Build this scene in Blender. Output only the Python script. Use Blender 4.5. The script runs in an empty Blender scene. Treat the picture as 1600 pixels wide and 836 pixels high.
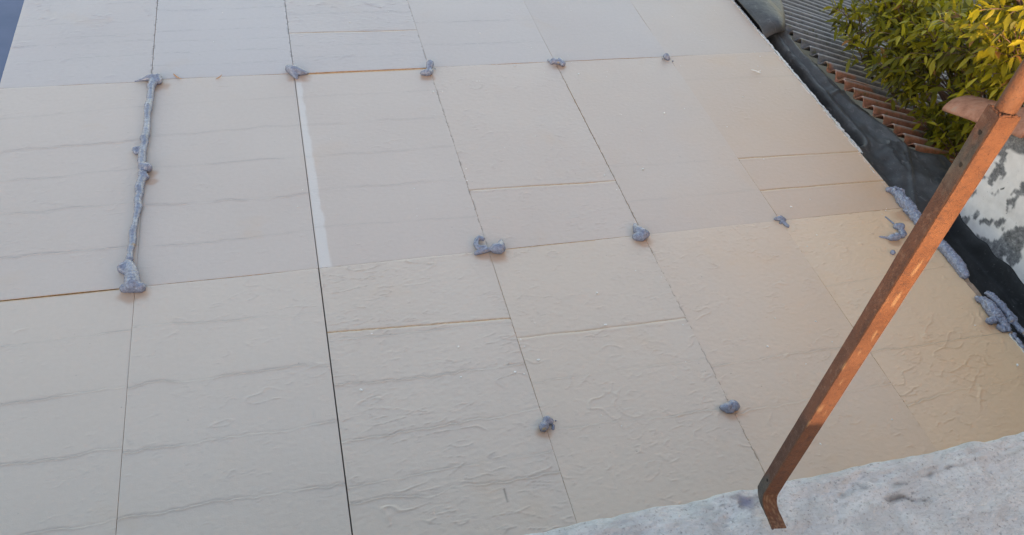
import bpy, bmesh, math, random
import numpy as np
from mathutils import Vector, Matrix, noise as mnoise

S = bpy.context.scene
C = S.collection
R = math.radians
rnd = random.Random(7)
rng = np.random.default_rng(11)

# ------------------------------------------------------------------ camera
cam = bpy.data.cameras.new('camera')
cam.sensor_width = 36.0
cam.lens = 36.0 * 1274.7 / 1600.0
cam.clip_start = 0.02
cam.clip_end = 2000
cam_ob = bpy.data.objects.new('camera', cam)
C.objects.link(cam_ob)
M = Matrix(((0.963353, 0.105125, -0.24678, 0), (-0.245861, 0.713922, -0.655643, 0),
            (0.107258, 0.692289, 0.713605, 2.0467), (0, 0, 0, 1)))
cam_ob.matrix_world = M
S.camera = cam_ob

# ------------------------------------------------------------------ light
SUN_AZ, SUN_EL = R(-113), R(10)                     # low evening sun, behind the camera
sv = Vector((math.cos(SUN_EL) * math.cos(SUN_AZ), math.cos(SUN_EL) * math.sin(SUN_AZ), math.sin(SUN_EL)))
W = bpy.data.worlds.new('World')
S.world = W
W.use_nodes = True
wn = W.node_tree
bg = wn.nodes['Background']
sky = wn.nodes.new('ShaderNodeTexSky')
sky.sky_type = 'NISHITA'
sky.sun_disc = False
sky.sun_elevation = SUN_EL
sky.sun_rotation = math.pi / 2 - SUN_AZ
sky.dust_density = 0.7
sky.air_density = 1.0
sky.ozone_density = 1.0
wb = wn.nodes.new('ShaderNodeMix')
wb.data_type, wb.blend_type = 'RGBA', 'MULTIPLY'      # the camera's warm white balance for open shade
wb.inputs[0].default_value = 1.0
wb.inputs[7].default_value = (1.24, 1.03, 0.90, 1)
wn.links.new(sky.outputs[0], wb.inputs[6])
wn.links.new(wb.outputs[2], bg.inputs[0])
bg.inputs[1].default_value = 0.15
sl = bpy.data.lights.new('sun', 'SUN')
sl.energy = 2.0
sl.angle = R(0.6)
sl.color = (1.0, 0.66, 0.38)
so = bpy.data.objects.new('sun', sl)
C.objects.link(so)
so.rotation_euler = sv.to_track_quat('Z', 'Y').to_euler()
so.location = sv * 20
S.view_settings.view_transform = 'Standard'
S.view_settings.look = 'None'
S.view_settings.gamma = 1.0
S.view_settings.exposure = 2.05

# ------------------------------------------------------------------ helpers
def tag(o, label=None, cat=None, group=None, kind=None):
    if label: o['label'] = label
    if cat: o['category'] = cat
    if group: o['group'] = group
    if kind: o['kind'] = kind
    return o

def empty(name, loc=(0, 0, 0)):
    o = bpy.data.objects.new(name, None)
    C.objects.link(o)
    o.location = loc
    o.empty_display_size = 0.1
    return o

def link(name, me, mat=None, parent=None):
    o = bpy.data.objects.new(name, me)
    C.objects.link(o)
    if mat: me.materials.append(mat)
    if parent:
        o.parent = parent
        o.matrix_parent_inverse = Matrix.Translation(-parent.location)
    return o

def from_bm(name, bm, mat=None, parent=None, smooth=False):
    bmesh.ops.recalc_face_normals(bm, faces=bm.faces)
    me = bpy.data.meshes.new(name)
    bm.to_mesh(me)
    bm.free()
    if smooth:
        me.polygons.foreach_set('use_smooth', [True] * len(me.polygons))
    return link(name, me, mat, parent)

def bm_box(bm, x0, x1, y0, y1, z0, z1):
    v = [bm.verts.new(p) for p in ((x0, y0, z0), (x1, y0, z0), (x1, y1, z0), (x0, y1, z0),
                                   (x0, y0, z1), (x1, y0, z1), (x1, y1, z1), (x0, y1, z1))]
    for f in ((3, 2, 1, 0), (4, 5, 6, 7), (0, 1, 5, 4), (1, 2, 6, 5), (2, 3, 7, 6), (3, 0, 4, 7)):
        bm.faces.new([v[i] for i in f])

def box(name, x0, x1, y0, y1, z0, z1, mat, parent=None, bevel=0.0):
    bm = bmesh.new()
    bm_box(bm, x0, x1, y0, y1, z0, z1)
    if bevel:
        bmesh.ops.bevel(bm, geom=bm.edges[:], offset=bevel, segments=2, affect='EDGES')
    return from_bm(name, bm, mat, parent)

def mesh_np(name, co, quads, smooth, attrs=None):
    """co (n,3), quads (m,4)"""
    me = bpy.data.meshes.new(name)
    n, m = len(co), len(quads)
    me.vertices.add(n)
    me.vertices.foreach_set('co', np.asarray(co, np.float32).ravel())
    me.loops.add(m * 4)
    me.loops.foreach_set('vertex_index', np.asarray(quads, np.int32).ravel())
    me.polygons.add(m)
    me.polygons.foreach_set('loop_start', np.arange(0, m * 4, 4, dtype=np.int32))
    me.polygons.foreach_set('loop_total', np.full(m, 4, np.int32))
    me.polygons.foreach_set('use_smooth', np.full(m, smooth, bool))
    for k, a in (attrs or {}).items():
        at = me.attributes.new(k, 'FLOAT', 'POINT')
        at.data.foreach_set('value', np.asarray(a, np.float32).ravel())
    me.update(calc_edges=True)
    me.validate()
    return me

def grid_quads(nx, ny, off=0):
    i = np.arange(ny - 1)[:, None] * nx + np.arange(nx - 1)[None, :]
    return np.stack([i, i + 1, i + nx + 1, i + nx], -1).reshape(-1, 4) + off

def field(nx, ny, dx, dy, lx, ly, seed):
    """smooth gaussian random field, unit variance, feature lengths lx, ly (m)"""
    r = np.random.default_rng(seed)
    g = r.standard_normal((ny, nx))
    kx = np.fft.fftfreq(nx, dx)[None, :]
    ky = np.fft.fftfreq(ny, dy)[:, None]
    f = np.exp(-((kx * lx) ** 2 + (ky * ly) ** 2) * 2.2)
    h = np.fft.ifft2(np.fft.fft2(g) * f).real
    return (h - h.mean()) / (h.std() + 1e-9)

def sstep(a, b, x):
    t = np.clip((x - a) / (b - a), 0, 1)
    return t * t * (3 - 2 * t)

# ------------------------------------------------------------------ materials
class NT:
    def __init__(self, name):
        self.m = bpy.data.materials.new(name)
        self.m.use_nodes = True
        self.t = self.m.node_tree
        self.b = self.t.nodes['Principled BSDF']
        self.geo = None
    def n(self, typ, **kw):
        nd = self.t.nodes.new(typ)
        for k, v in kw.items(): setattr(nd, k, v)
        return nd
    def l(self, a, b): self.t.links.new(a, b)
    def pos(self):
        if not self.geo: self.geo = self.n('ShaderNodeNewGeometry')
        return self.geo.outputs['Position']
    def noise(self, scale, detail=4, rough=0.55, dist=0.0, vec=None, stretch=None):
        nd = self.n('ShaderNodeTexNoise')
        nd.inputs['Scale'].default_value = scale
        nd.inputs['Detail'].default_value = detail
        nd.inputs['Roughness'].default_value = rough
        nd.inputs['Distortion'].default_value = dist
        v = vec or self.pos()
        if stretch:
            mp = self.n('ShaderNodeMapping')
            mp.inputs['Scale'].default_value = stretch
            self.l(v, mp.inputs['Vector'])
            v = mp.outputs[0]
        self.l(v, nd.inputs['Vector'])
        return nd.outputs['Fac']
    def ramp(self, fac, stops):
        r = self.n('ShaderNodeValToRGB')
        e = r.color_ramp.elements
        while len(e) < len(stops): e.new(0.5)
        for i, (p, c) in enumerate(stops):
            e[i].position = p
            e[i].color = (*c, 1) if len(c) == 3 else c
        self.l(fac, r.inputs[0])
        return r.outputs[0]
    def mask(self, fac, a, b):
        return self.ramp(fac, [(a, (0, 0, 0)), (b, (1, 1, 1))])
    def mix(self, fac, a, b, mode='MIX'):
        m = self.n('ShaderNodeMix', data_type='RGBA', blend_type=mode)
        for s, v in ((m.inputs[0], fac), (m.inputs[6], a), (m.inputs[7], b)):
            if isinstance(v, (int, float)): s.default_value = v
            elif isinstance(v, tuple): s.default_value = (*v, 1)
            else: self.l(v, s)
        return m.outputs[2]
    def math(self, op, a, b):
        m = self.n('ShaderNodeMath', operation=op)
        for s, v in ((m.inputs[0], a), (m.inputs[1], b)):
            if isinstance(v, (int, float)): s.default_value = v
            else: self.l(v, s)
        return m.outputs[0]
    def attr(self, name, typ='GEOMETRY'):
        a = self.n('ShaderNodeAttribute', attribute_type=typ, attribute_name=name)
        return a
    def bump(self, h, strength, dist):
        b = self.n('ShaderNodeBump')
        b.inputs['Strength'].default_value = strength
        b.inputs['Distance'].default_value = dist
        self.l(h, b.inputs['Height'])
        if self.b.inputs['Normal'].links:
            self.l(self.b.inputs['Normal'].links[0].from_socket, b.inputs['Normal'])
        self.l(b.outputs[0], self.b.inputs['Normal'])
    def set(self, color=None, rough=None, spec=None, metal=None):
        for k, v in (('Base Color', color), ('Roughness', rough), ('Specular IOR Level', spec), ('Metallic', metal)):
            if v is None: continue
            if isinstance(v, (int, float)): self.b.inputs[k].default_value = v
            elif isinstance(v, tuple): self.b.inputs[k].default_value = (*v, 1)
            else: self.l(v, self.b.inputs[k])
        return self

def mat_board():
    t = NT('board_facing')
    oi = t.n('ShaderNodeObjectInfo')
    base = oi.outputs['Color']
    # faint dusty mottling, plus warm bounce light painted as tint towards the gutter side
    big = t.noise(1.6, 3, 0.5)
    base = t.mix(t.mask(big, 0.3, 0.75), base, t.mix(0.5, base, (0.92, 0.9, 0.88), 'MULTIPLY'))
    fine = t.noise(60, 3, 0.6)
    base = t.mix(t.mask(fine, 0.35, 0.8), base, t.mix(0.6, base, (0.94, 0.93, 0.92), 'MULTIPLY'))
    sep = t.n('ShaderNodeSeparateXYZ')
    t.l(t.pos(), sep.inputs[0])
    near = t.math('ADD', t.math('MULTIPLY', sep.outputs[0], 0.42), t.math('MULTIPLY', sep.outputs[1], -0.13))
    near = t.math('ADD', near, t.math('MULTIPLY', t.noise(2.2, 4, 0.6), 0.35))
    warm_light = t.mask(near, 0.50, 1.15)
    base = t.mix(warm_light, base, t.mix(1.0, base, (1.10, 0.94, 0.74), 'MULTIPLY'))
    spots = t.mask(t.noise(3.1, 3, 0.6, 0.4), 0.60, 0.80)
    base = t.mix(spots, base, t.mix(0.6, base, (1.03, 0.93, 0.80), 'MULTIPLY'))
    # dirt specks
    vor = t.n('ShaderNodeTexVoronoi')
    vor.inputs['Scale'].default_value = 22
    t.l(t.pos(), vor.inputs['Vector'])
    sp = t.ramp(vor.outputs['Distance'], [(0.03, (1, 1, 1)), (0.06, (0, 0, 0))])
    sp = t.math('MULTIPLY', sp, t.mask(t.noise(4.0, 3), 0.52, 0.62))
    base = t.mix(t.math('MULTIPLY', sp, 0.55), base, (0.16, 0.14, 0.12))
    base = t.mix(t.attr('pale').outputs['Fac'], base, (0.60, 0.575, 0.55))
    base = t.mix(t.attr('blob_tint').outputs['Fac'], base, (0.36, 0.20, 0.11))
    core = t.attr('core').outputs['Fac']
    corec = t.ramp(t.noise(90, 4), [(0.3, (0.30, 0.16, 0.06)), (0.7, (0.52, 0.33, 0.15))])
    base = t.mix(core, base, corec)
    base = t.mix(t.attr('dark_line').outputs['Fac'], base, (0.055, 0.047, 0.043))
    t.set(base, t.math('ADD', t.math('MULTIPLY', fine, 0.12), 0.37), 0.48)
    t.bump(t.noise(230, 3, 0.6), 0.35, 0.0012)
    t.bump(t.noise(75, 3, 0.55, 0.6), 0.18, 0.002)
    return t.m

def mat_foam():
    t = NT('sprayed_foam')
    c = t.ramp(t.noise(110, 6, 0.75), [(0.30, (0.095, 0.105, 0.145)), (0.55, (0.195, 0.213, 0.285)), (0.8, (0.33, 0.355, 0.44))])
    c = t.mix(t.mask(t.noise(30, 3, 0.5), 0.66, 0.74), c, (0.30, 0.22, 0.13))
    c = t.mix(t.mask(t.noise(330, 2, 0.6), 0.66, 0.74), c, (0.42, 0.45, 0.55))
    t.set(c, 0.16, 0.8)
    t.bump(t.noise(230, 3, 0.6), 0.22, 0.003)
    t.bump(t.noise(85, 3, 0.5, 1.5), 0.5, 0.006)
    return t.m

def mat_rubber(name, base, light, rough=0.55):
    t = NT(name)
    c = t.ramp(t.noise(7, 6, 0.62, 0.5), [(0.3, base), (0.75, light)])
    c = t.mix(t.mask(t.noise(26, 5, 0.7), 0.58, 0.72), c, t.mix(0.6, c, (1.5, 1.5, 1.55), 'MULTIPLY'))
    c = t.mix(t.mask(t.noise(11, 6, 0.75, 2.0, stretch=(2.2, 1, 1)), 0.57, 0.75), c, tuple(2.0 * v for v in light))
    c = t.mix(t.mask(t.noise(140, 2), 0.72, 0.77), c, (0.28, 0.27, 0.26))
    t.set(c, rough, 0.25)
    t.bump(t.noise(14, 4, 0.6), 0.4, 0.012)
    t.bump(t.noise(220, 3), 0.3, 0.001)
    return t.m

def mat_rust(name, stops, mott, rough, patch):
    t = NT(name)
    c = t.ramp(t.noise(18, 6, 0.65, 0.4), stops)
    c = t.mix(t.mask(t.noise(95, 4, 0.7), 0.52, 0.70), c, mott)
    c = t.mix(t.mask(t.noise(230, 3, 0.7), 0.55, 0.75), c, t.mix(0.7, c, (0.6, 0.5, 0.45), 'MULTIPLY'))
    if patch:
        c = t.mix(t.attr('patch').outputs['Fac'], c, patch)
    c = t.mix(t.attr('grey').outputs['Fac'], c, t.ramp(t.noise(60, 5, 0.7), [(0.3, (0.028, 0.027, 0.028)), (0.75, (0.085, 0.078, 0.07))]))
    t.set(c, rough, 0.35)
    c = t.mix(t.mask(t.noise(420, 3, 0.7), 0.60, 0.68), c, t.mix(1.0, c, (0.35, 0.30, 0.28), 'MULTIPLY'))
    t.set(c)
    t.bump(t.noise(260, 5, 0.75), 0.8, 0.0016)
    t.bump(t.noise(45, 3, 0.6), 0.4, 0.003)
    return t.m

def mat_concrete():
    t = NT('rough_concrete')
    c = t.ramp(t.noise(9, 7, 0.65, 0.6), [(0.28, (0.41, 0.425, 0.43)), (0.5, (0.54, 0.558, 0.565)), (0.75, (0.66, 0.672, 0.675))])
    c = t.mix(t.mask(t.noise(38, 5, 0.7, 0.8, stretch=(1, 1.6, 1)), 0.5, 0.66), c, (0.44, 0.455, 0.46))
    c = t.mix(t.mask(t.noise(120, 4, 0.7), 0.56, 0.70), c, (0.26, 0.262, 0.26))
    c = t.mix(t.attr('crack').outputs['Fac'], c, (0.10, 0.092, 0.085))
    c = t.mix(t.mask(t.noise(210, 2, 0.5), 0.74, 0.78), c, (0.09, 0.09, 0.08))
    c = t.mix(t.attr('foamstain').outputs['Fac'], c, (0.20, 0.22, 0.36))
    t.set(c, 0.85, 0.25)
    t.bump(t.noise(28, 6, 0.7, 0.5), 0.35, 0.008)
    t.bump(t.noise(70, 6, 0.75, 1.2, stretch=(1, 1.7, 1)), 0.85, 0.008)
    t.bump(t.noise(190, 5, 0.7), 0.7, 0.003)
    return t.m

def mat_plaster():
    t = NT('peeling_whitewash')
    n1 = t.noise(5.2, 6, 0.62, 1.1, stretch=(1, 1.1, 0.75))
    m = t.mask(n1, 0.64, 0.66)
    white = t.ramp(t.noise(20, 5, 0.6), [(0.3, (0.58, 0.555, 0.545)), (0.7, (0.70, 0.675, 0.66))])
    dark = t.ramp(t.noise(60, 6, 0.75, 0.3), [(0.30, (0.06, 0.06, 0.065)), (0.55, (0.20, 0.20, 0.205)), (0.72, (0.42, 0.41, 0.41))])
    c = t.mix(m, white, dark)
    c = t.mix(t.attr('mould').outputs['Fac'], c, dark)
    c = t.mix(t.mask(t.noise(70, 3, 0.7), 0.68, 0.72), c, (0.20, 0.20, 0.20))
    t.set(c, 0.85, 0.2)
    inv = t.math('MULTIPLY', m, -1.0)
    t.bump(inv, 0.5, 0.004)
    t.bump(t.noise(90, 5, 0.7), 0.35, 0.004)
    return t.m

def mat_cement_sheet():
    t = NT('weathered_fibre_cement')
    sep = t.n('ShaderNodeSeparateXYZ')
    t.l(t.pos(), sep.inputs[0])
    grey = t.ramp(t.noise(40, 6, 0.7, stretch=(0.4, 1, 1)), [(0.3, (0.09, 0.09, 0.095)), (0.7, (0.21, 0.21, 0.22))])
    red = t.ramp(t.noise(30, 6, 0.7), [(0.25, (0.12, 0.10, 0.05)), (0.5, (0.27, 0.12, 0.075)), (0.8, (0.38, 0.20, 0.14))])
    y = t.math('ADD', sep.outputs[1], t.math('MULTIPLY', t.noise(3, 4, 0.6), 0.5))
    y = t.math('ADD', y, t.math('MULTIPLY', sep.outputs[0], 0.6))
    c = t.mix(t.mask(t.math('MULTIPLY', y, 0.2), 0.995, 1.03), red, grey)
    c = t.mix(t.mask(t.noise(16, 5, 0.7), 0.56, 0.70), c, (0.085, 0.085, 0.03))
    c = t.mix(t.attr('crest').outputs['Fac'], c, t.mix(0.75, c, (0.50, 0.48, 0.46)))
    t.set(c, 0.9, 0.2)
    t.bump(t.noise(120, 5, 0.7), 0.5, 0.003)
    return t.m

def mat_simple(name, stops, scale=30, rough=0.8, spec=0.3, bump=0.4, bdist=0.003):
    t = NT(name)
    t.set(t.ramp(t.noise(scale, 5, 0.65), stops), rough, spec)
    t.bump(t.noise(scale * 4, 4, 0.65), bump, bdist)
    return t.m

def mat_leaf(name, col, back):
    t = NT(name)
    n = t.noise(25, 3, 0.6)
    c = t.ramp(n, [(0.3, tuple(0.75 * v for v in col)), (0.7, tuple(1.2 * v for v in col))])
    t.set(c, 0.5, 0.25)
    tr = t.n('ShaderNodeBsdfTranslucent')
    tr.inputs[0].default_value = (*back, 1)
    mx = t.n('ShaderNodeMixShader')
    mx.inputs[0].default_value = 0.35
    t.l(t.b.outputs[0], mx.inputs[1])
    t.l(tr.outputs[0], mx.inputs[2])
    t.l(mx.outputs[0], t.t.nodes['Material Output'].inputs[0])
    return t.m

MB = mat_board()
MFOAM = mat_foam()
MRUB = mat_rubber('grey_rubber_membrane', (0.032, 0.031, 0.031), (0.085, 0.082, 0.082), 0.5)
MBLACK = mat_rubber('black_bitumen', (0.014, 0.014, 0.014), (0.036, 0.036, 0.037), 0.65)
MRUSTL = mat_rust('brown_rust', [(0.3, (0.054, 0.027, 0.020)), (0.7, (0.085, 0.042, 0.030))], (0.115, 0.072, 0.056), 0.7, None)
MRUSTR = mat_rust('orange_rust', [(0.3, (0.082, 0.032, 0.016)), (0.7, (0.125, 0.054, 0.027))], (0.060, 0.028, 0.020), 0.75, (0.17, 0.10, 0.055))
MCONC = mat_concrete()
MPLAS = mat_plaster()
MSHEET = mat_cement_sheet()
MTILE = mat_simple('terracotta', [(0.3, (0.25, 0.115, 0.075)), (0.55, (0.38, 0.19, 0.13)), (0.8, (0.30, 0.22, 0.17))], 28, 0.85, 0.2)
MWOOD = mat_simple('tan_batten', [(0.3, (0.28, 0.20, 0.14)), (0.7, (0.42, 0.32, 0.24))], 60, 0.7)
MTRIM = mat_simple('torn_white_facing', [(0.3, (0.36, 0.34, 0.32)), (0.6, (0.62, 0.61, 0.60))], 70, 0.6)
MSPLINT = mat_simple('orange_splinter', [(0.3, (0.40, 0.20, 0.09)), (0.7, (0.55, 0.32, 0.16))], 90, 0.7)
MCRUMB = mat_simple('white_crumb', [(0.3, (0.62, 0.61, 0.58)), (0.7, (0.80, 0.79, 0.77))], 90, 0.8)
MDARK = mat_simple('dark_hole', [(0.3, (0.010, 0.009, 0.009)), (0.7, (0.02, 0.018, 0.017))], 90, 0.8)
MBARK = mat_simple('bark', [(0.3, (0.10, 0.065, 0.05)), (0.7, (0.22, 0.14, 0.11))], 60, 0.85)
MGROUND = mat_simple('bare_earth', [(0.3, (0.10, 0.085, 0.06)), (0.7, (0.17, 0.14, 0.10))], 1.5, 0.95, 0.2, 0.5, 0.02)
MLOW = mat_simple('blue_roof_coating', [(0.3, (0.064, 0.104, 0.20)), (0.7, (0.078, 0.120, 0.225))], 4, 0.6, 0.2, 0.2, 0.002)
MRENDER = mat_simple('house_render', [(0.3, (0.34, 0.32, 0.29)), (0.7, (0.42, 0.40, 0.36))], 6, 0.9, 0.2, 0.4, 0.004)

# ------------------------------------------------------------------ ground, building under the deck
def sheet(name, x0, x1, y0, y1, z, mat):
    bm = bmesh.new()
    bm.faces.new([bm.verts.new(p) for p in ((x0, y0, z), (x1, y0, z), (x1, y1, z), (x0, y1, z))])
    return tag(from_bm(name, bm, mat), kind='structure')

sheet('ground', -600, 600, -600, 600, -3.6, MGROUND)
tag(box('building_block', -1.06, 2.34, 0.75, 9.0, -3.6, -0.052, MRENDER), kind='structure')
tag(box('lower_roof', -9, -1.30, 0.2, 14, -1.9, -1.6, MLOW), kind='structure')
tag(box('terrace_floor', -4, 6.5, -1.0, 0.16, -3.6, 0.40, MCONC), kind='structure')
tag(box('sun_block_wall', -4, 9, -1.26, -1.0, -3.6, 1.14, MRENDER, bevel=0.01),  # unseen wall added to keep the low sun off the deck
    'unseen low parapet wall added to keep the sun off the deck', 'wall')

MOCHRE = mat_simple('ochre_render', [(0.3, (0.72, 0.52, 0.31)), (0.7, (0.82, 0.62, 0.38))], 5, 0.9, 0.2, 0.4, 0.004)
house = empty('warm_bounce_house', (5.4, -1.2, -3.6))  # unseen house added so its sunlit wall bounces warm light onto the deck
tag(house, 'unseen ochre house added to bounce warm sunlight onto the deck', 'house')
box('bounce_wall', 3.35, 7.5, -4.2, 1.55, -3.6, 3.6, MOCHRE, house, 0.01)
bm = bmesh.new()
ridge = [bm.verts.new((5.42, y, 5.0)) for y in (-4.5, 1.85)]
e1 = [bm.verts.new((3.05, y, 3.602)) for y in (-4.5, 1.85)]
e2 = [bm.verts.new((7.8, y, 3.602)) for y in (-4.5, 1.85)]
for f in ((e1[0], e1[1], ridge[1], ridge[0]), (ridge[0], ridge[1], e2[1], e2[0]), (e1[0], ridge[0], e2[0]), (e1[1], e2[1], ridge[1]), (e1[0], e2[0], e2[1], e1[1])): bm.faces.new(f)
from_bm('tiled_roof', bm, MTILE, house)
# ------------------------------------------------------------------ roof deck of insulation boards
deck = box('roof_deck', -1.09, 2.39, 0.74, 8.9, -0.048, -0.040, MRENDER)
tag(deck, kind='structure')

XJ = [-1.095, -0.527, 0.051, 0.645, 1.243, 1.826, 2.405]
YJ = [0.715, 1.974, 3.158, 4.36, 5.56]
# wrinkle strength, x-length, y-length, cover per cell (row 0 = nearest)
WR = {(0, 0): (0.45, .03, .02, .3), (1, 0): (0.7, .045, .022, .45), (2, 0): (1.12, .060, .02, 0.9), (3, 0): (0.9, .04, .028, .7),
      (4, 0): (0.9, .038, .032, .6), (5, 0): (1.2, .035, .03, .85),
      (0, 1): (0.55, .05, .02, .5), (1, 1): (0.4, .04, .02, .3), (2, 1): (0.45, .045, .02, .35), (3, 1): (0.75, .025, .03, .7),
      (4, 1): (0.35, .03, .03, .3), (5, 1): (0.35, .03, .03, .35),
      (0, 2): (0.8, .05, .02, .7), (1, 2): (0.35, .05, .02, .25), (2, 2): (0.9, .045, .02, .7), (3, 2): (0.3, .03, .03, .25),
      (4, 2): (0.25, .03, .03, .2), (5, 2): (0.25, .03, .03, .2)}
TINT = [(.402, .397, .396), (.401, .397, .397), (.403, .396, .392), (.404, .392, .383), (.408, .390, .376), (.420, .390, .360)]  # columns warm towards the gutter: light painted into the board colour
BOARD_TRIM = {(5, 0): (1.05, 1.060, 1.045), (4, 0): (1.015, 1.0, .975), (5, 1): (.94, .93, .93), (5, 2): (.95, .95, .95), (4, 2): (.96, .96, .965), (4, 1): (.97, .97, .97), (2, 1): (.99, .99, .995), (3, 0): (1.01, 1.01, 1.0), (1, 2): (.99, 1.0, 1.015)}   # per-board trims: board tone plus painted light
# creases: (y at left edge, y at right edge, kind, x from, x to)   f fold, t thin, g open slit
CR = {(0, 2): [(3.794, 3.802, 't'), (3.456, 3.474, 'f'), (3.503, 3.528, 't'), (3.335, 3.359, 't'), (3.62, 3.64, 't')],
      (0, 1): [(2.933, 2.972, 'f'), (2.721, 2.761, 'F'), (2.554, 2.583, 'f'), (2.382, 2.386, 'f'), (2.164, 2.173, 'F')],
      (0, 0): [(1.779, 1.793, 'f'), (1.575, 1.582, 'F'), (1.388, 1.364, 'F'), (1.176, 1.154, 'F'), (0.95, 0.94, 'f')],
      (1, 2): [(3.725, 3.736, 'f'), (3.633, 3.633, 't'), (3.538, 3.547, 'f'), (3.452, 3.457, 't'), (3.359, 3.364, 'f'), (3.26, 3.255, 't')],
      (1, 1): [(2.974, 2.988, 't'), (2.770, 2.786, 'f'), (2.579, 2.579, 'f'), (2.361, 2.360, 'F'), (2.151, 2.162, 'f')],
      (1, 0): [(1.805, 1.771, 'f'), (1.579, 1.567, 'F'), (1.359, 1.358, 'F'), (1.162, 1.157, 'F'), (0.95, 0.95, 'f')],
      (2, 2): [(3.663, 3.659, 'f'), (3.490, 3.481, 'g'), (3.284, 3.256, 't'), (3.38, 3.37, 't')],
      (2, 1): [(2.976, 2.980, 't'), (2.784, 2.783, 'f'), (2.576, 2.582, 'f'), (2.375, 2.371, 'f'), (2.176, 2.155, 't')],
      (2, 0): [(1.690, 1.655, 'g'), (1.660, 1.634, 'f'), (1.478, 1.460, 'F'), (1.280, 1.294, 'F'), (1.137, 1.149, 'f'), (1.084, 1.070, 'F')],
      (3, 2): [(3.551, 3.546, 'f'), (3.348, 3.336, 'f')],
      (3, 1): [(2.305, 2.289, 'g')],
      (3, 0): [(1.569, 1.560, 'g'), (1.386, 1.385, 't'), (1.215, 1.190, 'f')],
      (4, 1): [(2.378, 2.358, 't'), (2.158, 2.160, 't')],
      (4, 0): [(1.353, 1.357, 'f'), (1.160, 1.180, 'F')],
      (5, 1): [(2.953, 2.945, 't'), (2.362, 2.347, 'g'), (2.155, 2.147, 'g')],
      (5, 0): [(1.311, 1.310, 'f'), (1.10, 1.13, 'F'), (1.62, 1.64, 't')]}

# orange-brown tint on the facing round the foam lumps, offset to the near side
BLOB_TINT = [(0.672, 1.945, .036), (0.618, 1.950, .026), (1.232, 1.938, .032), (0.642, 1.208, .024), (1.240, 1.166, .028), (-0.530, 1.938, .036), (-0.500, 3.108, .034),
         (0.072, 3.122, .038), (0.625, 3.082, .030), (1.252, 3.112, .026), (2.24, 1.792, .024), (2.36, 1.345, .032), (2.375, 1.93, .04), (-0.510, 2.532, .026), (-0.500, 2.495, .022)]

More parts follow.
